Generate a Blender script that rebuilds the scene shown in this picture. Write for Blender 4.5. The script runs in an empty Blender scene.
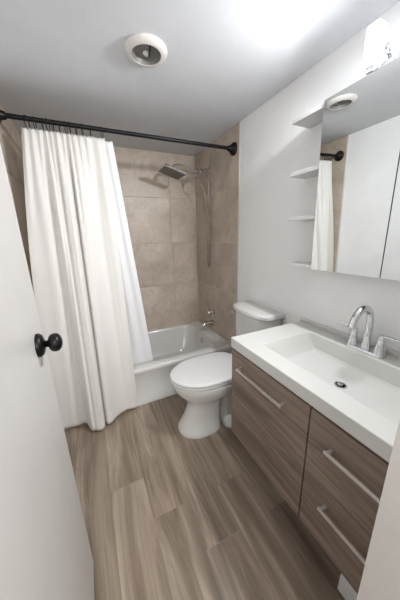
import bpy, bmesh, math, random
from mathutils import Vector, Matrix
random.seed(7)
SC = bpy.context.scene
COL = SC.collection
PI = math.pi

# ------------------------------------------------------------------ camera
F_PX = 234.4
cam_d = bpy.data.cameras.new('camera')
cam = bpy.data.objects.new('camera', cam_d); COL.objects.link(cam)
cam_d.sensor_fit = 'AUTO'; cam_d.sensor_width = 36.0
cam_d.lens = 36.0 * F_PX / 600.0
cam_d.clip_start = 0.01
RT = Vector((0.9028, -0.4291, -0.0281)); UP = Vector((0.1383, 0.2279, 0.9638)); FW = Vector((0.4072, 0.8740, -0.2651))
M = Matrix((RT, UP, -FW)).transposed().to_4x4()
M.translation = Vector((-1.1602, -1.7292, 1.3617))
cam.matrix_world = M
SC.camera = cam

# ------------------------------------------------------------------ world, light, exposure
H = 2.168            # ceiling
W = bpy.data.worlds.new('world'); SC.world = W; W.use_nodes = True
W.node_tree.nodes['Background'].inputs[0].default_value = (0.95, 0.97, 1.0, 1)
W.node_tree.nodes['Background'].inputs[1].default_value = 0.5
HALL_W, SHADE_E, LAMP_W = 14.5, 1.1, 2.75
la = bpy.data.lights.new('hall_fill', 'AREA'); la.shape = 'RECTANGLE'; la.size = 1.3; la.size_y = 1.0  # unseen fill light, added in the hall to brighten the bathroom
la.energy = HALL_W; la.color = (1.0, 0.985, 0.97)
lo = bpy.data.objects.new('hall_fill', la); COL.objects.link(lo)
lo.location = (-.92, -2.95, 1.75)
lo.rotation_euler = (math.radians(82), 0, 0)
SC.view_settings.view_transform = 'Standard'
SC.view_settings.look = 'None'
SC.view_settings.exposure = 1.22
SC.view_settings.gamma = 1.0
SC.view_settings.use_curve_mapping = False

# ------------------------------------------------------------------ materials
def s2l(c):
    c = c / 255.0
    return c / 12.92 if c <= 0.04045 else ((c + 0.055) / 1.055) ** 2.4
def rgb(r, g, b): return (s2l(r), s2l(g), s2l(b), 1.0)

class NT:
    def __init__(s, name):
        s.m = bpy.data.materials.new(name); s.m.use_nodes = True
        s.t = s.m.node_tree; s.b = s.t.nodes['Principled BSDF']
    def n(s, typ, **kw):
        x = s.t.nodes.new(typ)
        for k, v in kw.items(): setattr(x, k, v)
        return x
    def l(s, a, b): s.t.links.new(a, b)
    def coords(s, scale=(1, 1, 1), island=False):
        g = s.n('ShaderNodeNewGeometry')
        src = g.outputs['Position']
        if island:
            cmb = s.n('ShaderNodeVectorMath', operation='ADD')
            mul = s.n('ShaderNodeMath', operation='MULTIPLY'); mul.inputs[1].default_value = 37.0
            s.l(g.outputs['Random Per Island'], mul.inputs[0])
            s.l(src, cmb.inputs[0]); s.l(mul.outputs[0], cmb.inputs[1]); src = cmb.outputs[0]
        mp = s.n('ShaderNodeVectorMath', operation='MULTIPLY'); mp.inputs[1].default_value = scale
        s.l(src, mp.inputs[0])
        s.island = g.outputs['Random Per Island']
        return mp.outputs[0]
    def noise(s, vec, scale, detail=4, rough=.55, dist=0.0):
        x = s.n('ShaderNodeTexNoise'); x.inputs['Scale'].default_value = scale
        x.inputs['Detail'].default_value = detail; x.inputs['Roughness'].default_value = rough
        x.inputs['Distortion'].default_value = dist
        s.l(vec, x.inputs['Vector']); return x.outputs['Fac']
    def ramp(s, fac, stops):
        r = s.n('ShaderNodeValToRGB'); e = r.color_ramp.elements
        while len(e) < len(stops): e.new(.5)
        for q, (p, c) in zip(e, stops): q.position = p; q.color = c
        s.l(fac, r.inputs['Fac']); return r.outputs['Color']
    def mix(s, a, b, f, typ='MIX'):
        x = s.n('ShaderNodeMix', data_type='RGBA', blend_type=typ)
        if isinstance(f, float): x.inputs['Factor'].default_value = f
        else: s.l(f, x.inputs['Factor'])
        s.l(a, x.inputs['A']); s.l(b, x.inputs['B']); return x.outputs['Result']
    def bump(s, h, strength=.2, dist=.002):
        b = s.n('ShaderNodeBump'); b.inputs['Strength'].default_value = strength; b.inputs['Distance'].default_value = dist
        s.l(h, b.inputs['Height']); s.l(b.outputs[0], s.b.inputs['Normal'])

def plain(name, col, rough=.5, metal=0.0, coat=0.0, var=0.03, scale=6.0, bump=0.0, bscale=200.0):
    t = NT(name)
    v = t.coords()
    lo_ = tuple(c * (1 - var) for c in col[:3]) + (1,); hi = tuple(min(1, c * (1 + var)) for c in col[:3]) + (1,)
    c = t.ramp(t.noise(v, scale), [(.3, lo_), (.7, hi)])
    t.l(c, t.b.inputs['Base Color'])
    t.b.inputs['Roughness'].default_value = rough; t.b.inputs['Metallic'].default_value = metal
    t.b.inputs['Coat Weight'].default_value = coat
    t.b.inputs['Coat Roughness'].default_value = .08
    if bump: t.bump(t.noise(v, bscale, 3), bump, .0015)
    return t.m

wall_paint = plain('wall_paint', rgb(250, 250, 249), .45, bump=.12, bscale=160)
ceiling_paint = plain('ceiling_paint', rgb(216, 218, 222), .8, bump=.5, bscale=70)
trim_paint = plain('trim_paint', rgb(216, 212, 207), .35)
door_paint = plain('door_paint', rgb(202, 199, 196), .38, bump=.05, bscale=90)
porcelain = plain('porcelain', rgb(218, 217, 214), .12, coat=.4, var=.008)
acrylic = plain('tub_acrylic', rgb(218, 217, 214), .18, coat=.3, var=.008)
plastic_white = plain('seat_plastic', rgb(218, 218, 217), .22, var=.008)
solid_white = plain('sink_resin', rgb(210, 210, 206), .16, coat=.3, var=.006)
cabinet_white = plain('cabinet_white', rgb(226, 226, 225), .4, var=.01)
cabinet_grey = plain('cabinet_grey', rgb(118, 119, 120), .6, var=.01)
chrome = plain('chrome', (.72, .73, .75, 1), .09, 1.0, var=.02)
nickel = plain('brushed_nickel', (.60, .58, .56, 1), .17, 1.0, var=.03)
hole_shade = plain('drain_shadow', rgb(30, 29, 28), .4, .3)  # shade inside the drain opening, put into the colour
silver = plain('handle_silver', (.78, .76, .74, 1), .3, .85, var=.03)
black_metal = plain('black_metal', rgb(15, 14, 14), .38, .4, var=.1)
alu = plain('mirror_edge', rgb(120, 122, 124), .35, .7)
reflector = plain('lamp_reflector', rgb(122, 119, 116), .5, .1)
grout = plain('grout', rgb(222, 213, 201), .8)

def mirror_mat():
    t = NT('mirror_glass'); v = t.coords()
    c = t.ramp(t.noise(v, 3), [(.3, (.80, .82, .82, 1)), (.7, (.82, .84, .84, 1))])
    t.l(c, t.b.inputs['Base Color']); t.b.inputs['Metallic'].default_value = 1.0; t.b.inputs['Roughness'].default_value = .012
    return t.m
mirror = mirror_mat()

def tile_mat():
    t = NT('beige_stone_tile'); v = t.coords((1, 1, 1), True)
    big = t.noise(v, 3.2, 7, .62, .6)
    c1 = t.ramp(big, [(.28, rgb(186, 171, 155)), (.5, rgb(207, 193, 178)), (.72, rgb(223, 211, 197))])
    ve = t.noise(v, 9.0, 8, .7, 2.2)
    c2 = t.ramp(ve, [(.40, (.80, .78, .76, 1)), (.5, (1, 1, 1, 1)), (.60, (.90, .89, .88, 1))])
    c = t.mix(c1, c2, .8, 'MULTIPLY')
    isl = t.ramp(t.island, [(0, (.94, .94, .94, 1)), (1, (1, 1, 1, 1))])
    c = t.mix(c, isl, 1.0, 'MULTIPLY')
    t.l(c, t.b.inputs['Base Color']); t.b.inputs['Roughness'].default_value = .38
    return t.m
tile = tile_mat()

def floor_mat():
    t = NT('grey_oak_plank'); v = t.coords((1, .10, 1), True)
    a = t.noise(v, 11.0, 6, .6, .9)
    c1 = t.ramp(a, [(.30, rgb(104, 90, 77)), (.5, rgb(144, 128, 112)), (.70, rgb(182, 166, 148))])
    v2 = t.coords((1, .03, 1), True)
    g = t.noise(v2, 95.0, 5, .6)
    c2 = t.ramp(g, [(.32, (.78, .77, .76, 1)), (.6, (1, 1, 1, 1))])
    c = t.mix(c1, c2, .75, 'MULTIPLY')
    isl = t.ramp(t.island, [(0, (.90, .90, .90, 1)), (1, (1.0, 1.0, 1.0, 1))])
    c = t.mix(c, isl, 1.0, 'MULTIPLY')
    t.l(c, t.b.inputs['Base Color']); t.b.inputs['Roughness'].default_value = .42
    t.bump(g, .08, .001)
    return t.m
plank = floor_mat()

def wood_mat(name, k=1.0):
    t = NT(name); v = t.coords((1, .07, 1), True)
    a = t.noise(v, 22.0, 7, .65, .8)
    f = lambda r, g, b: tuple(x * k for x in rgb(r, g, b)[:3]) + (1,)
    c1 = t.ramp(a, [(.28, f(92, 78, 69)), (.5, f(130, 114, 102)), (.72, f(160, 145, 132))])
    v2 = t.coords((1, .025, 1), True)
    g = t.noise(v2, 140.0, 4, .6)
    c2 = t.ramp(g, [(.34, (.72, .70, .68, 1)), (.58, (1, 1, 1, 1))])
    c = t.mix(c1, c2, .7, 'MULTIPLY')
    t.l(c, t.b.inputs['Base Color']); t.b.inputs['Roughness'].default_value = .45
    t.bump(g, .1, .0008)
    return t.m
wood = wood_mat('driftwood_laminate')
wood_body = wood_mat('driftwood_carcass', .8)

def fabric_mat(name, col, trans):
    t = NT(name); v = t.coords((1, 1, 1))
    w = t.noise(t.coords((220, 220, 260)), 1.0, 2)
    c = t.ramp(t.noise(v, 5), [(.3, tuple(x * .97 for x in col[:3]) + (1,)), (.7, col)])
    t.l(c, t.b.inputs['Base Color']); t.b.inputs['Roughness'].default_value = .85
    t.bump(w, .12, .001)
    tr = t.n('ShaderNodeBsdfTranslucent'); t.l(c, tr.inputs['Color'])
    mx = t.n('ShaderNodeMixShader'); mx.inputs[0].default_value = trans
    t.l(t.b.outputs[0], mx.inputs[1]); t.l(tr.outputs[0], mx.inputs[2])
    t.l(mx.outputs[0], t.t.nodes['Material Output'].inputs['Surface'])
    return t.m
fabric = fabric_mat('curtain_linen', rgb(240, 237, 233), .15)
liner_m = fabric_mat('liner_vinyl', rgb(250, 250, 251), .15)

def glow_mat():
    t = NT('lit_frosted_glass'); v = t.coords()
    c = t.ramp(t.noise(v, 4), [(.3, (.96, .98, 1, 1)), (.7, (.97, .985, 1, 1))])
    t.l(c, t.b.inputs['Base Color']); t.l(c, t.b.inputs['Emission Color'])
    t.b.inputs['Emission Strength'].default_value = SHADE_E
    return t.m
glow = glow_mat()

# ------------------------------------------------------------------ helpers
def obj(name, bm, mats, parent=None, smooth=False, bevel=0.0, seg=2, subsurf=0, recalc=True, sharp=42):
    if recalc: bmesh.ops.recalc_face_normals(bm, faces=bm.faces)
    me = bpy.data.meshes.new(name); bm.to_mesh(me); bm.free()
    for m in (mats if isinstance(mats, (list, tuple)) else [mats]): me.materials.append(m)
    if smooth:
        for p in me.polygons: p.use_smooth = True
    o = bpy.data.objects.new(name, me); COL.objects.link(o)
    if parent: o.parent = parent
    if bevel:
        b = o.modifiers.new('bevel', 'BEVEL'); b.width = bevel; b.segments = seg; b.limit_method = 'ANGLE'; b.angle_limit = math.radians(40)
    if subsurf:
        s = o.modifiers.new('subd', 'SUBSURF'); s.levels = subsurf; s.render_levels = subsurf
    if smooth and bevel == 0 and not subsurf:
        try: me.set_sharp_from_angle(angle=math.radians(sharp))
        except Exception: pass
    return o
def empty(name, label, cat, loc=(0, 0, 0), group=None):
    o = bpy.data.objects.new(name, None); COL.objects.link(o); o.location = loc
    o.empty_display_size = .05
    return tag(o, label, cat, group)
def tag(o, label, cat, group=None):
    o['label'] = label; o['category'] = cat
    if group: o['group'] = group
    return o
def struct(o, label, cat):
    o['kind'] = 'structure'; o['label'] = label; o['category'] = cat; return o
def adopt(root):
    """children were modelled in world space: keep them there under an Empty that sits elsewhere"""
    inv = Matrix.Translation(root.location).inverted()
    for c in root.children: c.matrix_parent_inverse = inv
def box(bm, x0, x1, y0, y1, z0, z1, mat=0):
    v = [bm.verts.new((x, y, z)) for z in (z0, z1) for x, y in ((x0, y0), (x1, y0), (x1, y1), (x0, y1))]
    fs = []
    for ids in ((3, 2, 1, 0), (4, 5, 6, 7), (0, 1, 5, 4), (1, 2, 6, 5), (2, 3, 7, 6), (3, 0, 4, 7)):
        f = bm.faces.new([v[i] for i in ids]); f.material_index = mat; fs.append(f)
    return fs
def B(*a, **k):
    bm = bmesh.new(); box(bm, *a, **k); return bm
def loft(bm, loops, cap0=True, cap1=True, mat=0):
    rows = [[bm.verts.new(p) for p in L] for L in loops]
    n = len(rows[0])
    for a, b in zip(rows, rows[1:]):
        for i in range(n):
            f = bm.faces.new((a[i], a[(i + 1) % n], b[(i + 1) % n], b[i])); f.material_index = mat
    if cap0: bm.faces.new(rows[0][::-1]).material_index = mat
    if cap1: bm.faces.new(rows[-1]).material_index = mat
    return rows
def rrect(x0, x1, y0, y1, z, r, n=8):
    """rounded rectangle loop; z may be a function of (x, y)"""
    pts = []
    for cx, cy, a0 in ((x1 - r, y1 - r, 0), (x0 + r, y1 - r, 90), (x0 + r, y0 + r, 180), (x1 - r, y0 + r, 270)):
        for k in range(n + 1):
            a = math.radians(a0 + 90 * k / n)
            x, y = cx + r * math.cos(a), cy + r * math.sin(a)
            pts.append((x, y, z(x, y) if callable(z) else z))
    return pts
def egg(xf, xb, yc, hw, z, n=40, pf=2.1, pb=3.2, mid=.52):
    """plan of a toilet bowl: pointed ellipse to the front (-x), squarer to the back"""
    xm = xf + (xb - xf) * mid
    pts = []
    for k in range(n):
        a = 2 * PI * k / n; c, s = math.cos(a), math.sin(a)
        p, L = (pb, xb - xm) if c > 0 else (pf, xm - xf)
        pts.append((xm + L * math.copysign(abs(c) ** (2 / p), c), yc + hw * math.copysign(abs(s) ** (2 / p), s), z))
    return pts
def circ(c, axis, r, n=24):
    ax = Vector(axis).normalized()
    u = ax.orthogonal().normalized(); w = ax.cross(u)
    return [tuple(Vector(c) + r * (math.cos(2 * PI * k / n) * u + math.sin(2 * PI * k / n) * w)) for k in range(n)]
def lathe(bm, c, axis, prof, n=28, cap0=True, cap1=True, mat=0):
    """prof: (distance along axis, radius)"""
    ax = Vector(axis).normalized()
    return loft(bm, [circ(Vector(c) + ax * d, axis, r, n) for d, r in prof], cap0, cap1, mat)
def smooth_path(pts, k=8):
    P = [Vector(p) for p in pts]; out = []
    for i in range(len(P) - 1):
        p0, p1, p2, p3 = P[max(i - 1, 0)], P[i], P[i + 1], P[min(i + 2, len(P) - 1)]
        for j in range(k):
            t = j / k
            out.append(.5 * ((2 * p1) + (p2 - p0) * t + (2 * p0 - 5 * p1 + 4 * p2 - p3) * t * t + (3 * p1 - p0 - 3 * p2 + p3) * t ** 3))
    out.append(P[-1]); return out
def tube(bm, pts, r, n=14, closed=False, mat=0):
    P = [Vector(p) for p in pts]; m = len(P)
    rr = r if callable(r) else (lambda t: r)
    t0 = (P[1] - P[0]).normalized(); nrm = t0.orthogonal().normalized()
    loops = []
    for i in range(m):
        if closed: t = (P[(i + 1) % m] - P[i - 1]).normalized()
        else: t = (P[min(i + 1, m - 1)] - P[max(i - 1, 0)]).normalized()
        nrm = (nrm - t * nrm.dot(t)).normalized(); b = t.cross(nrm)
        q = rr(i / (m - 1))
        loops.append([tuple(P[i] + q * (math.cos(2 * PI * k / n) * nrm + math.sin(2 * PI * k / n) * b)) for k in range(n)])
    if closed:
        rows = [[bm.verts.new(p) for p in L] for L in loops]
        for i in range(m):
            a, b2 = rows[i], rows[(i + 1) % m]
            for k in range(n): bm.faces.new((a[k], a[(k + 1) % n], b2[(k + 1) % n], b2[k]))
    else: loft(bm, loops, mat=mat)
def interp(tab, x):
    if x <= tab[0][0]: return tab[0][1]
    for (a, p), (b, q) in zip(tab, tab[1:]):
        if x <= b:
            t = (x - a) / (b - a); t = t * t * (3 - 2 * t); return p + (q - p) * t
    return tab[-1][1]

# ------------------------------------------------------------------ the setting
XL, YB, YF = -1.519, .795, -1.55       # left wall, back wall, front (doorway) wall
JX = -.656                             # right jamb of the doorway
T = .10
YH = -3.3                              # hall behind the doorway
# floor: planks running towards the tub, one mesh
bm = bmesh.new()
PW = .182; x = -.861 - 6 * PW; col = 0
while x < .3:
    ys = [-.855, -1.08, -.35, -1.45, -.62, -1.2, -.2][col % 7] if col not in (5, 6) else (-.855 if col == 5 else -1.08)
    y = ys - 1.22 * 3
    while y < 0.02:
        y0, y1 = max(y, YH), min(y + 1.2185, .02)
        if y1 > y0 + .01:
            vs = [bm.verts.new(p) for p in ((x, y0, 0), (x + PW - .0012, y0, 0), (x + PW - .0012, y1, 0), (x, y1, 0))]
            bm.faces.new(vs)
        y += 1.22
    x += PW; col += 1
base = [bm.verts.new(p) for p in ((-2.6, YH, -.001), (.35, YH, -.001), (.35, .9, -.001), (-2.6, .9, -.001))]
bm.faces.new(base)
floor = struct(obj('floor', bm, plank), 'grey brown wood plank floor running towards the bathtub', 'floor')
ceil = struct(obj('ceiling', B(XL - T, T, YF - .12, YB + T, H, H + .05), ceiling_paint), 'white lightly textured bathroom ceiling', 'ceiling')
struct(obj('ceiling_hall', B(-2.6, .3, YH, YF - .12, H + .05, H + .1), ceiling_paint), 'white ceiling of the hall outside the doorway', 'ceiling')

def tiles(bm, axis, at, out, u0, u1, z0, z1, u_off, tw, zs, th=.0075):
    """tile boxes on a wall; axis 'x' means wall normal along x"""
    g = .0022
    us = [u_off + k * tw for k in range(-4, 5)]
    for a, b in zip(us, us[1:]):
        a2, b2 = max(a, u0), min(b, u1)
        if b2 - a2 < .012: continue
        for c, d in zip(zs, zs[1:]):
            lo_, hi = min(at, at + out * th), max(at, at + out * th)
            if axis == 'x': box(bm, lo_, hi, a2 + g, b2 - g, c + g, d - g)
            else: box(bm, a2 + g, b2 - g, lo_, hi, c + g, d - g)
ZS = [.325, .835, 1.292, 1.745, H]
# back wall, tiled
wb = struct(obj('wall_back', B(XL - T, T, YB, YB + T, 0, H), grout), 'beige stone tiled wall behind the bathtub', 'wall')
bm = bmesh.new(); tiles(bm, 'y', YB, -1, XL + .008, -.008, .33, H, -.305, .61, ZS); obj('tile_surface', bm, tile, wb, bevel=.001, seg=1)
# right wall
wr = struct(obj('wall_right', B(0, T, YF, YB + T, 0, H), wall_paint), 'white right wall behind the toilet and vanity, tiled at the tub', 'wall')
YE = -.030
o = obj('grout_backing', B(-.0012, -.0002, YE, YB, .325, H), grout, wr)
bm = bmesh.new(); tiles(bm, 'x', -.0012, -1, YE, YB - .008, .33, H, .46, .61, ZS, .003); obj('tile_surface', bm, tile, wr, bevel=.001, seg=1)
o = obj('tile_edge_trim', B(-.005, -.0002, YE - .011, YE, 0, H), trim_paint, wr, bevel=.002); o['label'] = 'white edge strip beside the tiles'
# left wall
wl = struct(obj('wall_left', B(XL - T, XL, YF, YB + T, 0, H), wall_paint), 'white left wall behind the open door, tiled at the tub', 'wall')
obj('grout_backing', B(XL + .0002, XL + .006, YE, YB, .325, H), grout, wl)
bm = bmesh.new(); tiles(bm, 'x', XL + .006, 1, YE, YB - .008, .33, H, .46, .61, ZS); obj('tile_surface', bm, tile, wl, bevel=.001, seg=1)
o = obj('tile_edge_trim', B(XL + .0002, XL + .015, YE - .010, YE, 0, H), trim_paint, wl, bevel=.002); o['label'] = 'white edge strip beside the tiles'
# front wall with the doorway the camera looks through
bm = bmesh.new()
box(bm, JX, T, YF - .12, YF, 0, H)
box(bm, XL - T, -1.372, YF - .12, YF, 0, H)
box(bm, -1.372, JX, YF - .12, YF, 2.06, H)
struct(obj('wall_front', bm, trim_paint), 'white doorway wall at the near right of the picture', 'wall')
# the hall outside (only seen by mirrors and light)
struct(obj('wall_hall_left', B(-2.7, -2.6, YH, YF - .12, 0, H + .05), wall_paint), 'white hall wall left of the doorway', 'wall')
struct(obj('wall_hall_right', B(.3, .4, YH, YF - .12, 0, H + .05), wall_paint), 'white hall wall right of the doorway', 'wall')
struct(obj('wall_hall_back', B(-2.7, .4, YH - .1, YH, 0, H + .05), wall_paint), 'white hall wall facing the doorway', 'wall')
bm = bmesh.new(); box(bm, -2.6, XL - T, YF - .12, YF - .02, 0, H + .05); box(bm, T, .3, YF - .12, YF - .02, 0, H + .05)
struct(obj('wall_hall_front', bm, wall_paint), 'white hall wall beside the doorway', 'wall')

# door, swung open into the room along the left wall
DX = -1.32
dr = struct(obj('door_1', B(DX - .035, DX, YF + .004, -.900, .012, 2.04), door_paint, bevel=.002), 'plain white bathroom door swung open at the left', 'door')
KY, KZ = -.995, 1.080
kb = obj('door_knob', bmesh.new(), black_metal, dr)
bm = bmesh.new()
lathe(bm, (DX, KY, KZ), (1, 0, 0), [(.004, .0095), (.024, .0095), (.027, .012), (.029, .019), (.034, .0245), (.043, .0265), (.051, .0245), (.057, .0175), (.060, .008)])
bm.to_mesh(kb.data); bm.free()
for p in kb.data.polygons: p.use_smooth = True
kb['label'] = 'round black door knob'
bm = bmesh.new(); lathe(bm, (DX, KY, KZ), (1, 0, 0), [(.0002, .033), (.006, .033), (.013, .028), (.017, .016)]); r_ = obj('rosette', bm, black_metal, kb, smooth=True)

# ------------------------------------------------------------------ bathtub
TZ = .333
tub = empty('bathtub', 'white alcove bathtub with a plain apron below the beige tiles', 'bathtub', (-.76, .4, 0))
bm = bmesh.new()
X0, X1, Y0, Y1 = XL + .001, -.0055, .004, YB - .009
L = [rrect(X0, X1, Y0, Y1, 0.001, .008), rrect(X0, X1, Y0, Y1, .03, .008), rrect(X0, X1, Y0 + .006, Y1, .04, .008), rrect(X0, X1, Y0 + .010, Y1, TZ - .055, .008),
     rrect(X0, X1, Y0 + .004, Y1, TZ - .045, .008), rrect(X0, X1, Y0, Y1, TZ - .03, .008), rrect(X0, X1, Y0, Y1, TZ - .014, .008),
     rrect(X0 + .002, X1 - .002, Y0 + .004, Y1 - .002, TZ - .004, .01), rrect(X0 + .004, X1 - .004, Y0 + .012, Y1 - .004, TZ, .012),
     rrect(X0 + .075, X1 - .125, Y0 + .095, Y1 - .045, TZ - .001, .13), rrect(X0 + .085, X1 - .125, Y0 + .105, Y1 - .053, TZ - .010, .13),
     rrect(X0 + .095, X1 - .135, Y0 + .112, Y1 - .06, TZ - .04, .13), rrect(X0 + .20, X1 - .16, Y0 + .135, Y1 - .085, .10, .14),
     rrect(X0 + .26, X1 - .20, Y0 + .17, Y1 - .12, .05, .13), rrect(X0 + .36, X1 - .28, Y0 + .24, Y1 - .19, .04, .1)]
loft(bm, L)
obj('tub_shell', bm, acrylic, tub, smooth=True)
bm = bmesh.new(); lathe(bm, (X1 - .138, .42, .252), (-1, 0, .12), [(0, .034), (.006, .034), (.010, .028), (.011, .010)], n=24)
o = obj('overflow_plate', bm, nickel, tub, smooth=True); o['label'] = 'round metal overflow plate'
bm = bmesh.new(); lathe(bm, (-.36, .42, .040), (0, 0, 1), [(0, .028), (.003, .028), (.004, .02)], n=20); o = obj('tub_drain', bm, nickel, tub, smooth=True)
adopt(tub)

# ------------------------------------------------------------------ tub and shower fittings on the right tiled wall
XT = -.0043
sp = empty('tub_spout', 'metal tub spout on the tiled wall just above the tub rim', 'faucet', (XT, .425, .43))
bm = bmesh.new()
tube(bm, smooth_path([(XT - .0002, .425, .432), (XT - .06, .425, .430), (XT - .105, .425, .426), (XT - .128, .425, .412)]), lambda t: .024 - .004 * t, 18)
obj('spout_body', bm, nickel, sp, smooth=True)
bm = bmesh.new(); lathe(bm, (XT, .425, .432), (-1, 0, 0), [(.0004, .033), (.006, .033), (.010, .025)], n=24); obj('wall_flange', bm, nickel, sp, smooth=True)
bm = bmesh.new(); lathe(bm, (XT - .10, .425, .446), (0, 0, 1), [(0, .005), (.012, .005), (.014, .008), (.02, .008), (.022, .004)], n=12); obj('diverter_pin', bm, nickel, sp, smooth=True)
adopt(sp)
sv = empty('shower_valve', 'metal shower valve with a lever, on the tiles above the tub spout', 'faucet', (XT, .44, .545))
bm = bmesh.new(); lathe(bm, (XT, .44, .545), (-1, 0, 0), [(.0004, .066), (.004, .066), (.010, .058), (.013, .034), (.02, .030)], n=32); obj('escutcheon', bm, nickel, sv, smooth=True)
bm = bmesh.new(); lathe(bm, (XT, .44, .545), (-1, 0, 0), [(.012, .026), (.05, .023), (.058, .019), (.06, .008)], n=24); hb = obj('handle_hub', bm, nickel, sv, smooth=True)
bm = bmesh.new(); tube(bm, smooth_path([(XT - .048, .44, .556), (XT - .056, .447, .585), (XT - .066, .455, .630)]), lambda t: .009 - .003 * t, 12); o = obj('lever', bm, nickel, sv, smooth=True)
adopt(sv)

SY, SZ = .455, 1.962
sh = empty('rain_shower', 'square metal rain shower head on an arm with a hanging hose', 'shower head', (XT, SY, SZ))
bm = bmesh.new(); lathe(bm, (XT, SY, SZ), (-1, 0, 0), [(.0004, .030), (.005, .030), (.011, .018)], n=24); obj('wall_flange', bm, nickel, sh, smooth=True)
bm = bmesh.new(); tube(bm, smooth_path([(XT - .002, SY, SZ), (-.06, SY, SZ - .006), (-.105, SY, SZ - .022), (-.13, SY, SZ - .032)]), .0095, 14); o = obj('wall_pipe', bm, nickel, sh, smooth=True)
bm = bmesh.new()
lathe(bm, (-.085, SY, SZ - .013), (-1, 0, -.35), [(0, .018), (.004, .021), (.022, .021), (.026, .017)], n=20)
lathe(bm, (-.135, SY, SZ - .034), (-1, 0, -.1), [(-.01, .016), (.0, .023), (.026, .023), (.034, .015)], n=20)
lathe(bm, (-.150, SY, SZ - .030), (0, -.3, -1), [(0, .013), (.032, .013), (.042, .010), (.055, .010)], n=16)
lathe(bm, (-.148, SY, SZ - .036), (0, -1, .2), [(0, .012), (.03, .012), (.034, .017), (.045, .017)], n=16)
obj('diverter', bm, chrome, sh, smooth=True)
HC = Vector((-.392, SY - .03, 1.906))
tilt = math.radians(17)
bm = bmesh.new(); tube(bm, smooth_path([(-.150, SY, SZ - .036), (-.22, SY - .006, SZ - .012), (-.30, SY - .016, SZ + .008), (-.36, SY - .026, SZ + .004), (HC.x - .006, HC.y, HC.z + .028)]), .0085, 14); obj('shower_arm', bm, chrome, sh, smooth=True)
bm = bmesh.new(); lathe(bm, HC, (math.sin(tilt), 0, math.cos(tilt)), [(.004, .022), (.012, .020), (.016, .012), (.022, .014), (.030, .018), (.040, .014), (.046, .006)], n=20); obj('ball_joint', bm, chrome, sh, smooth=True)
R = Matrix.Translation(HC) @ Matrix.Rotation(tilt, 4, 'Y')
bm = bmesh.new(); box(bm, -.105, .105, -.105, .105, -.010, .005); bm.transform(R); hp = obj('head_plate', bm, chrome, sh, bevel=.004)
bm = bmesh.new(); box(bm, -.094, .094, -.094, .094, -.0125, -.0102)
for i in range(9):
    for j in range(9): lathe(bm, ((i - 4) * .021, (j - 4) * .021, -.0124), (0, 0, -1), [(0, .003), (.002, .002)], n=6)
bm.transform(R); o = obj('nozzle_face', bm, plain('nozzle_grey', rgb(112, 108, 104), .4, .6), sh); o['label'] = 'darker grey nozzle face'
bm = bmesh.new()
hx = [(-.150, SY - .012, SZ - .088), (-.140, SY - .014, SZ - .112), (-.100, SY - .014, SZ - .150), (-.062, SY - .012, SZ - .25), (-.046, SY - .008, SZ - .42), (-.040, SY - .004, SZ - .70), (-.038, SY - .002, SZ - .86), (-.034, SY - .002, SZ - .905), (-.027, SY - .002, SZ - .915), (-.020, SY - .002, SZ - .905),
      (-.018, SY - .004, SZ - .86), (-.018, SY - .006, SZ - .60), (-.020, SY - .010, SZ - .30), (-.028, SY - .022, SZ - .12), (-.052, SY - .036, SZ - .050), (-.085, SY - .036, SZ - .022), (-.100, SY - .020, SZ - .016)]
tube(bm, smooth_path(hx, 10), .0062, 10); obj('shower_hose', bm, plain('hose_metal', (.30, .285, .27, 1), .32, 1.0), sh, smooth=True)
adopt(sh)

# ------------------------------------------------------------------ curtain rod, rings, curtain, liner
RY, RZ = .036, 2.009
rod = empty('curtain_rod', 'black curtain rod spanning the tub alcove from tile to tile', 'rod', (-.76, RY, RZ))
bm = bmesh.new(); tube(bm, [(XL + .02, RY, RZ), (-1.0, RY, RZ), (-.5, RY, RZ), (XT - .006, RY, RZ)], .0125, 20); obj('rod_tube', bm, black_metal, rod, smooth=True)
for xw, s in ((XT, -1), (XL + .0136, 1)):
    bm = bmesh.new(); lathe(bm, (xw, RY, RZ), (s, 0, 0), [(.0003, .046), (.010, .046), (.022, .038), (.032, .024), (.055, .018)], n=30); obj('wall_flange', bm, black_metal, rod, smooth=True)
adopt(rod)

ring_x = [-1.362, -1.325, -1.288, -1.262, -1.238, -1.205, -1.172, -1.150, -1.118, -1.085, -1.040, -.975]
OR = ['first', 'second', 'third', 'fourth', 'fifth', 'sixth', 'seventh', 'eighth', 'ninth', 'tenth', 'eleventh', 'last']
bm = bmesh.new()
RR = .031
pts = [Vector((0.003 * math.sin(2 * PI * k / 28), .75 * RR * math.sin(2 * PI * k / 28), -.0155 - .002 + RR * 1.0 * math.cos(2 * PI * k / 28))) for k in range(28)]
tube(bm, pts, .0023, 8, closed=True)
ring0 = obj('curtain_ring', bm, black_metal, None, smooth=True)
for i, x in enumerate(ring_x):
    o = ring0 if i == 0 else ring0.copy()
    if i: COL.objects.link(o)
    o.location = (x, RY, RZ); o.rotation_euler = (0, 0, (i * 37 % 11 - 5) * .05)
    tag(o, OR[i] + ' thin black curtain ring from the left on the black rod' + (', nearest the shower head' if i == 11 else ''), 'ring', 'curtain rings on the shower rod')

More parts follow.
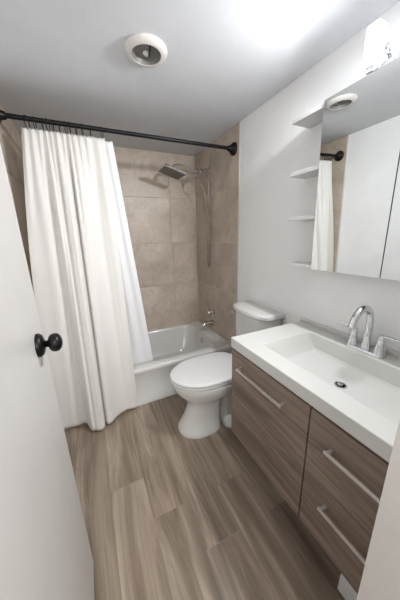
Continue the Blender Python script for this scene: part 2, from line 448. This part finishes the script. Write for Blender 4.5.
CT = RZ - .043                     # curtain top edge
def sheet(name, top, bot, ztop, zbot, nu, nv, bow=None, thick=.0012, mat=None, pw=1.0):
    """top/bot: functions u -> (x, y); straight hang blended from one to the other"""
    bm = bmesh.new(); rows = []
    for j in range(nv + 1):
        v = j / nv; w = interp([(0, 0), (1, 1)], v) * .35 + .65 * v ** pw
        row = []
        for i in range(nu + 1):
            u = i / nu; (xa, ya), (xb, yb) = top(u), bot(u)
            z = ztop(u) + (zbot(u) - ztop(u)) * v
            x, y = xa + (xb - xa) * v, ya + (yb - ya) * w
            if bow: dx, dy = bow(u, v); x += dx; y += dy
            row.append(bm.verts.new((x, y, z)))
        rows.append(row)
    for a, b in zip(rows, rows[1:]):
        for i in range(nu): bm.faces.new((a[i], a[i + 1], b[i + 1], b[i]))
    o = obj(name, bm, mat, None, smooth=True, recalc=False)
    s = o.modifiers.new('thickness', 'SOLIDIFY'); s.thickness = thick; s.offset = 0
    return o
# bottom profile of the outer curtain (x, y) along its width
BP = [(0, -1.512, -.016), (.10, -1.446, -.014), (.20, -1.375, -.022), (.28, -1.335, -.030), (.32, -1.322, -.072), (.36, -1.304, -.122), (.42, -1.272, -.140), (.48, -1.236, -.138),
      (.52, -1.216, -.122), (.545, -1.212, -.092), (.57, -1.207, -.096), (.61, -1.190, -.108), (.66, -1.166, -.098), (.71, -1.136, -.068), (.78, -1.088, -.045), (.88, -1.02, -.034), (1, -.955, -.026)]
TP = [(0, -1.392), (.06, -1.362), (.15, -1.325), (.24, -1.288), (.32, -1.262), (.40, -1.238), (.48, -1.205), (.56, -1.172), (.63, -1.150), (.71, -1.118), (.79, -1.085), (.88, -1.040), (1, -.962)]
def lin(tab, u, k):
    for a, b in zip(tab, tab[1:]):
        if u <= b[0]:
            t = (u - a[0]) / (b[0] - a[0]); return a[k] + (b[k] - a[k]) * t
    return tab[-1][k]
def cr(tab, u, k):
    n = len(tab)
    for i in range(n - 1):
        if u <= tab[i + 1][0] or i == n - 2:
            p0, p1, p2, p3 = tab[max(i - 1, 0)], tab[i], tab[i + 1], tab[min(i + 2, n - 1)]
            t = (u - p1[0]) / (p2[0] - p1[0])
            m1 = (p2[k] - p0[k]) / (p2[0] - p0[0]) * (p2[0] - p1[0]); m2 = (p3[k] - p1[k]) / (p3[0] - p1[0]) * (p2[0] - p1[0])
            return (2*t**3-3*t**2+1)*p1[k] + (t**3-2*t**2+t)*m1 + (-2*t**3+3*t**2)*p2[k] + (t**3-t**2)*m2
def ring_phase(u):
    """integer at every ring"""
    tu = [t[0] for t in TP]
    for i in range(1, len(tu) - 1):
        if u <= tu[1]: return u / tu[1] - 1
        if u <= tu[i + 1]: return (i - 1) + (u - tu[i]) / (tu[i + 1] - tu[i])
    return 11.0
def o_top(u):
    ph = ring_phase(u)
    return (cr(TP, u, 1), RY - .004 + .010 * math.cos(2 * PI * ph) - .004 * math.sin(5 * u))
def o_bot(u): return (cr(BP, u, 1), cr(BP, u, 2))
def o_bow(u, v):
    ph = ring_phase(u)
    kill = -.010 * math.cos(2 * PI * ph) * (1 - v) * min(1, v * 3.2)
    g = lambda c, w: math.exp(-((u - c) / w) ** 2)
    m = min(1, v * 5)
    a = m * (1 - v * .6) * (.050 * g(.555, .022) - .030 * g(.30, .035) + .030 * g(.40, .02) - .016 * g(.48, .025) + .026 * g(.84, .045) - .022 * g(.14, .045) + .024 * g(.22, .025) - .020 * g(.69, .05) - .014 * g(.95, .03))
    return (-.045 * math.sin(PI * v) * max(0, 1 - u / .14), kill + a - .030 * math.sin(PI * min(1, v * 1.05)) * (.3 + .7 * math.exp(-((u - .46) / .2) ** 2)))
def o_zt(u):
    return CT - .004 + .007 * math.cos(2 * PI * ring_phase(u)) * (1 if u > .01 else .3)
cur = sheet('shower_curtain', o_top, o_bot, o_zt, lambda u: .018 + .004 * math.sin(9 * u), 220, 90, o_bow, mat=fabric)
tag(cur, 'white fabric shower curtain hanging in folds outside the bathtub', 'curtain')
def i_top(u): return (-1.08 + .165 * u, RY + .020 + .004 * math.cos(2 * PI * u * 3))
def i_bot(u): return (-1.02 + .272 * u, .150 + .008 * math.sin(u * 9 + .5))
lin_ = sheet('curtain_liner', i_top, i_bot, lambda u: CT - .010 + .004 * math.cos(2 * PI * u * 3), lambda u: .16, 120, 60, lambda u, v: (0, .004 * math.sin(PI * v) * math.sin(20 * u)), mat=liner_m, pw=1.0)
tag(lin_, 'thin bluish white liner hanging inside the tub, behind the curtain', 'curtain liner')

# ------------------------------------------------------------------ toilet
TY = -.400
tl = empty('toilet', 'white porcelain toilet with lid closed, between bathtub and vanity', 'toilet', (-.4, TY, 0))
bm = bmesh.new()
S = [(.001, -.738, -.43, .130), (.018, -.738, -.43, .130), (.030, -.730, -.43, .126), (.075, -.704, -.43, .112), (.13, -.676, -.425, .100), (.19, -.660, -.42, .095), (.235, -.662, -.40, .104), (.268, -.684, -.36, .130), (.305, -.722, -.30, .162), (.345, -.750, -.25, .182), (.388, -.762, -.23, .188), (.404, -.762, -.23, .187), (.409, -.756, -.235, .182)]
loft(bm, [egg(a, b, TY, w, z) for z, a, b, w in S])
obj('bowl', bm, porcelain, tl, smooth=True)
bm = bmesh.new()
loft(bm, [rrect(-.42, -.10, TY - .142, TY + .142, .001, .05), rrect(-.42, -.10, TY - .142, TY + .142, .022, .05), rrect(-.42, -.11, TY - .130, TY + .130, .036, .05), rrect(-.42, -.12, TY - .085, TY + .085, .060, .05),
          rrect(-.40, -.13, TY - .072, TY + .072, .20, .05), rrect(-.40, -.11, TY - .085, TY + .085, .31, .05), rrect(-.40, -.05, TY - .14, TY + .14, .37, .05), rrect(-.40, -.03, TY - .155, TY + .155, .398, .05)])
obj('trapway_base', bm, porcelain, tl, smooth=True)
for s in (-1, 1):
    bm = bmesh.new(); lathe(bm, (-.33, TY + s * .122, .031), (0, 0, 1), [(0, .014), (.012, .013), (.018, .008)], n=14); obj('bolt_cap', bm, porcelain, tl, smooth=True)
bm = bmesh.new()
loft(bm, [egg(-.764, -.235, TY, .187, .4105), egg(-.768, -.232, TY, .190, .414), egg(-.768, -.232, TY, .190, .422), egg(-.764, -.236, TY, .186, .4255), egg(-.755, -.245, TY, .178, .427)])
obj('seat', bm, plastic_white, tl, smooth=True)
bm = bmesh.new()
loft(bm, [egg(-.750, -.240, TY, .174, .4285), egg(-.763, -.230, TY, .185, .431), egg(-.770, -.227, TY, .191, .435), egg(-.770, -.227, TY, .191, .445), egg(-.764, -.231, TY, .186, .451), egg(-.745, -.245, TY, .170, .4545), egg(-.66, -.30, TY, .11, .4565), egg(-.56, -.40, TY, .03, .457)])
obj('seat_lid', bm, plastic_white, tl, smooth=True)
for s in (-1, 1):
    bm = bmesh.new(); lathe(bm, (-.243, TY + s * .075 - .022, .437), (0, 1, 0), [(0, .011), (.004, .014), (.040, .014), (.044, .011)], n=14)
    obj('seat_hinge', bm, plastic_white, tl, smooth=True)
def dplan(x0, x1, hw, z, bow, n=14, r=.03):
    """tank plan: straight at the wall, bowed towards the room"""
    pts = [(x1, TY - hw, z), (x1, TY + hw, z)]
    out = []
    for k in range(n + 1):
        s = 1 - 2 * k / n
        e = 1 - abs(s) ** 5
        out.append((x0 + bow * s * s + (1 - e) * r, TY + s * (hw - .0015 * (1 - e)), z))
    return pts + out
bm = bmesh.new()
loft(bm, [dplan(-.172, -.020, .165, .399, .020), dplan(-.180, -.018, .175, .43, .022), dplan(-.188, -.014, .186, .60, .025), dplan(-.192, -.014, .190, .797, .026)])
obj('tank', bm, porcelain, tl, smooth=True, bevel=.008, seg=3)
bm = bmesh.new()
loft(bm, [dplan(-.200, -.006, .200, .798, .030), dplan(-.206, -.004, .206, .804, .031), dplan(-.206, -.004, .206, .824, .031), dplan(-.200, -.008, .200, .832, .031), dplan(-.180, -.02, .18, .8345, .03)])
obj('tank_lid', bm, porcelain, tl, smooth=True)
bm = bmesh.new()
lathe(bm, (-.150, TY + .1895, .755), (0, 1, 0), [(-.004, .012), (.010, .012), (.014, .008)], n=14)
tube(bm, [(-.150, TY + .203, .755), (-.160, TY + .206, .754), (-.176, TY + .206, .752)], lambda t: .006 + .002 * t, 10)
o = obj('flush_lever', bm, chrome, tl, smooth=True); o['label'] = 'small chrome flush lever'
adopt(tl)

# ------------------------------------------------------------------ vanity cabinet and sink
VY0, VY1, VX, VZ0, VZ1 = YF + .006, -.752, -.522, .226, .774
va = empty('vanity_cabinet', 'wall hung vanity cabinet with brown woodgrain fronts and silver handles', 'cabinet', (-.26, (VY0 + VY1) / 2, VZ0))
bm = bmesh.new()
box(bm, VX + .022, -.0006, VY1 - .016, VY1, VZ0, VZ1); box(bm, VX + .022, -.0006, VY0, VY0 + .016, VZ0, VZ1)
box(bm, VX + .022, -.0006, VY0 + .016, VY1 - .016, VZ0, VZ0 + .016); box(bm, -.014, -.0006, VY0 + .016, VY1 - .016, VZ0 + .016, VZ1)
box(bm, VX + .022, -.16, -1.268, -1.252, VZ0 + .016, .66)
box(bm, VX + .022, VX + .04, VY0 + .016, VY1 - .016, VZ1 - .04, VZ1)
obj('carcass', bm, wood_body, va)
YS = -1.260
def handle(name, y0, y1, z, parent):
    bm = bmesh.new(); xf = VX - .0002
    box(bm, xf - .032, xf - .024, y0, y1, z - .006, z + .006)
    box(bm, xf - .024, xf, y1 - .016, y1 - .004, z - .006, z + .006); box(bm, xf - .024, xf, y0 + .004, y0 + .016, z - .006, z + .006)
    o = obj(name, bm, silver, parent, bevel=.0012); o['label'] = 'silver bar handle'; return o
d = obj('cabinet_door', B(VX, VX + .02, YS + .003, VY1, VZ0, VZ1 - .010), wood, va, bevel=.0012); handle('handle', -1.150, -.836, .694, d)
d = obj('drawer_front', B(VX, VX + .02, VY0, YS - .003, .4975, VZ1 - .010), wood, va, bevel=.0012); handle('handle', -1.525, -1.345, .668, d)
d = obj('drawer_front', B(VX, VX + .02, VY0, YS - .003, VZ0, .4955), wood, va, bevel=.0012); handle('handle', -1.525, -1.352, .425, d)
bm = bmesh.new()
prof = [(-.452, .001), (-.452, .060), (-.43, .2255), (-.05, .2255), (-.05, .001)]
a = [bm.verts.new((x, -1.412, z)) for x, z in prof]; b = [bm.verts.new((x, YF + .006, z)) for x, z in prof]
bm.faces.new(a); bm.faces.new(b[::-1])
for i in range(5): bm.faces.new((a[i], a[(i + 1) % 5], b[(i + 1) % 5], b[i]))
o = obj('support_leg', bm, cabinet_white, va, bevel=.003); o['label'] = 'white support under the near end'
adopt(va)

KZ0, KZ1 = .775, .831
sk = empty('bathroom_sink', 'white one-piece counter with rectangular basin on the wood vanity', 'sink', (-.26, (VY0 + VY1) / 2, KZ0))
bm = bmesh.new()
cx0, cx1, cy0, cy1 = -.526, -.0008, YF + .001, -.746
bx0, bx1, by0, by1 = -.432, -.112, -1.492, -.895
DR = (-.262, -1.195)
def zb(x, y):
    return .729 + .02 * min(1, math.hypot((x - DR[0]) * 1.6, y - DR[1]) / .3)
loft(bm, [rrect(bx0 - .008, bx1 + .004, by0 - .006, by1 + .004, KZ0 - .0, .02, 6), rrect(cx0 + .002, cx1, cy0, cy1 - .002, KZ0, .003, 6), rrect(cx0, cx1, cy0, cy1, KZ0 + .003, .004, 6), rrect(cx0, cx1, cy0, cy1, KZ1 - .0025, .004, 6), rrect(cx0 + .0025, cx1, cy0, cy1 - .0025, KZ1, .004, 6),
          rrect(bx0 - .003, bx1 + .003, by0 - .003, by1 + .003, KZ1, .016, 6), rrect(bx0, bx1, by0, by1, KZ1 - .003, .016, 6), rrect(bx0 + .004, bx1 - .004, by0 + .006, by1 - .016, KZ1 - .04, .016, 6),
          rrect(bx0 + .010, bx1 - .010, by0 + .014, by1 - .042, lambda x, y: zb(x, y) + .010, .016, 6), rrect(bx0 + .018, bx1 - .018, by0 + .024, by1 - .054, lambda x, y: zb(x, y) + .001, .016, 6),
          rrect(DR[0] - .09, DR[0] + .09, DR[1] - .12, DR[1] + .12, zb, .06, 6), rrect(DR[0] - .0235, DR[0] + .0235, DR[1] - .0235, DR[1] + .0235, .7295, .0234, 6)], cap0=False, cap1=False)
# underside of the bowl
loft(bm, [rrect(bx0 - .008, bx1 + .004, by0 - .006, by1 + .004, KZ0, .02, 6), rrect(bx0 - .004, bx1, by0, by1 - .03, .715, .02, 6), rrect(DR[0] - .0235, DR[0] + .0235, DR[1] - .0235, DR[1] + .0235, .710, .0234, 6)], cap0=False, cap1=False)
bmesh.ops.remove_doubles(bm, verts=bm.verts, dist=.0002)
obj('counter_basin', bm, solid_white, sk, smooth=True, sharp=24)
obj('backsplash_lip', B(-.020, cx1, cy0, cy1, KZ1 - .001, KZ1 + .020), solid_white, sk, bevel=.004)
bm = bmesh.new()
loft(bm, [circ((DR[0], DR[1], .7295), (0, 0, 1), .0255, 28), circ((DR[0], DR[1], .7325), (0, 0, 1), .0245, 28), circ((DR[0], DR[1], .7315), (0, 0, 1), .0195, 28), circ((DR[0], DR[1], .711), (0, 0, 1), .0185, 28)], cap0=False)
dr_ = obj('drain_ring', bm, [chrome], sk, smooth=True); dr_['label'] = 'chrome drain ring'
bm = bmesh.new(); lathe(bm, (DR[0], DR[1], .7115), (0, 0, 1), [(0, .0175), (.004, .0175), (.0045, .010)], n=24); o = obj('drain_hole', bm, hole_shade, dr_, smooth=True); o['label'] = 'dark drain opening'
bm = bmesh.new(); lathe(bm, (DR[0] + .003, DR[1] + .004, .718), (.12, .1, 1), [(0, .005), (.008, .005), (.0085, .0125), (.0125, .012), (.0145, .006)], n=22); o = obj('drain_stopper', bm, chrome, dr_, smooth=True)
adopt(sk)

# faucet
FX, FY = -.070, -1.165
fa = empty('sink_faucet', 'chrome high-arc two-handle faucet at the back of the sink', 'faucet', (FX, FY, KZ1))
bm = bmesh.new()
loft(bm, [rrect(FX - .028, FX + .028, FY - .084, FY + .084, KZ1 + .0005, .027), rrect(FX - .028, FX + .028, FY - .084, FY + .084, KZ1 + .008, .027), rrect(FX - .023, FX + .023, FY - .079, FY + .079, KZ1 + .014, .0225)])
obj('base_plate', bm, chrome, fa, smooth=True)
bm = bmesh.new()
lathe(bm, (FX + .004, FY, KZ1 + .012), (0, 0, 1), [(0, .023), (.01, .021), (.035, .0165), (.075, .0135)], n=22)
tube(bm, smooth_path([(FX + .004, FY, KZ1 + .07), (FX + .005, FY, KZ1 + .125), (FX - .004, FY, KZ1 + .172), (FX - .030, FY, KZ1 + .203), (FX - .065, FY, KZ1 + .210), (FX - .098, FY, KZ1 + .192), (FX - .114, FY, KZ1 + .172), (FX - .122, FY, KZ1 + .148)]), lambda t: .0155 - .001 * t, 18)
lathe(bm, (FX - .1215, FY, KZ1 + .150), (-.2, 0, -1), [(-.004, .0145), (.0, .0158), (.014, .0158), (.016, .011)], n=20)
obj('spout', bm, chrome, fa, smooth=True)
for s in (1, -1):
    hy = FY + s * .058
    bm = bmesh.new(); lathe(bm, (FX, hy, KZ1 + .012), (0, 0, 1), [(0, .024), (.006, .023), (.03, .018), (.055, .0145), (.060, .016), (.078, .015), (.086, .010), (.089, .004)], n=22); h = obj('handle', bm, chrome, fa, smooth=True)
    bm = bmesh.new()
    tube(bm, smooth_path([(FX, hy, KZ1 + .090), (FX - .003, hy + s * .02, KZ1 + .096), (FX - .010, hy + s * .048, KZ1 + .100), (FX - .014, hy + s * .070, KZ1 + .103)]), lambda t: .0072 - .002 * t, 12)
    obj('lever', bm, chrome, h, smooth=True)
adopt(fa)

# ------------------------------------------------------------------ mirror cabinet with open shelves
MY, MZ0, MZ1 = -.868, 1.176, 1.916
mc = empty('mirror_cabinet', 'wall cabinet with two mirror doors and four open white side shelves', 'cabinet', (-.06, -1.1, MZ0))
def fx(z): return -.112 - .020 * (z - MZ0) / (MZ1 - MZ0)      # front plane leans out a little at the top
def shear(bm, ref):
    for v in bm.verts:
        if v.co.x < -.05: v.co.x += fx(v.co.z) - ref
bm = B(-.082, -.0006, YF + .003, MY - .002, MZ0 + .004, MZ1 - .002)
for v in bm.verts:
    if v.co.x < -.05: v.co.x = fx(v.co.z) + .0185
obj('cabinet_body', bm, cabinet_grey, mc)
for a, b in ((-1.194, MY), (YF + .003, -1.198)):
    bm = bmesh.new(); fs = box(bm, 0, .0175, a, b, MZ0, MZ1, 0)
    for f in fs:
        if f.calc_center_median().x < .0001: f.material_index = 1
    for v in bm.verts: v.co.x += fx(v.co.z)
    o = obj('mirror_door', bm, [alu, mirror], mc); o['label'] = 'mirrored cabinet door'
for z in (1.892, 1.648, 1.426, 1.177):
    obj('shelf', B(fx(z) + .002, -.0006, MY, -.683, z, z + .018), cabinet_white, mc, bevel=.0015)
adopt(mc)

# ------------------------------------------------------------------ vanity light above the cabinet
vl = empty('vanity_light', 'chrome wall light with lit white glass shades above the mirror cabinet', 'wall light', (-.02, -1.24, 2.03))
bm = bmesh.new(); box(bm, -.022, -.0006, -1.32, -.990, 1.985, 2.045); obj('back_plate', bm, chrome, vl, bevel=.003)
for y in (-1.037, -1.150, -1.263):
    bm = bmesh.new(); tube(bm, smooth_path([(-.022, y, 2.022), (-.045, y, 2.018), (-.085, y, 1.965), (-.098, y, 1.952)]), .008, 12); lathe(bm, (-.098, y, 1.938), (0, 0, 1), [(0, .018), (.002, .021), (.014, .021), (.016, .018)], n=20)
    a_ = obj('lamp_arm', bm, chrome, vl, smooth=True)
    bm = bmesh.new()
    loft(bm, [rrect(-.122, -.074, y - .020, y + .020, 1.955, .010), rrect(-.127, -.069, y - .0235, y + .0235, 1.960, .012), rrect(-.127, -.069, y - .0235, y + .0235, 2.074, .012), rrect(-.122, -.074, y - .020, y + .020, 2.079, .010)])
    for f in bm.faces: f.material_index = 1 if f.calc_center_median().z > 2.0755 else 0
    o = obj('glass_shade', bm, [glow, cabinet_white], vl, smooth=True); o['label'] = 'lit frosted white glass shade'
for y in (-1.037, -1.150, -1.263):
    d_ = bpy.data.lights.new('lamp_light', 'AREA'); d_.shape = 'RECTANGLE'; d_.size = .10; d_.size_y = .04
    d_.energy = LAMP_W; d_.color = (.965, .98, 1.0)
    q_ = bpy.data.objects.new('lamp_light', d_); COL.objects.link(q_)
    q_.location = (-.142, y + .024, 1.992); q_.rotation_euler = Vector((-.68, .40, -.66)).to_track_quat('-Z', 'X').to_euler(); q_.parent = vl
adopt(vl)

# ------------------------------------------------------------------ recessed ceiling light (switched off)
CX, CY = -.797, -.455
cl = empty('ceiling_light', 'round white recessed ceiling light, switched off, near the curtain rod', 'ceiling light', (CX, CY, H))
bm = bmesh.new()
lathe(bm, (CX, CY, H - .0003), (0, 0, -1), [(0, .093), (.006, .095), (.010, .093), (.017, .080), (.0205, .070), (.0205, .066), (.018, .0645)], n=48, cap0=False, cap1=False)
obj('trim_ring', bm, trim_paint, cl, smooth=True)
bm = bmesh.new()
lathe(bm, (CX, CY, H - .0004), (0, 0, -1), [(.0, .058), (.019, .0645)], n=40, cap0=True, cap1=False)
obj('reflector', bm, reflector, cl, smooth=True)
bm = bmesh.new(); lathe(bm, (CX + .004, CY + .014, H - .0008), (0, 0, -1), [(0, .015), (.004, .015), (.006, .010), (.010, .009), (.011, .003)], n=24); obj('socket', bm, cabinet_white, cl, smooth=True)
bm = bmesh.new(); tube(bm, [(CX + .016, CY + .012, H - .012), (CX + .012, CY - .014, H - .010), (CX + .008, CY - .046, H - .006)], .0035, 8); o = obj('wire_clip', bm, black_metal, cl, smooth=True); o['label'] = 'thin dark wire clip'
adopt(cl)
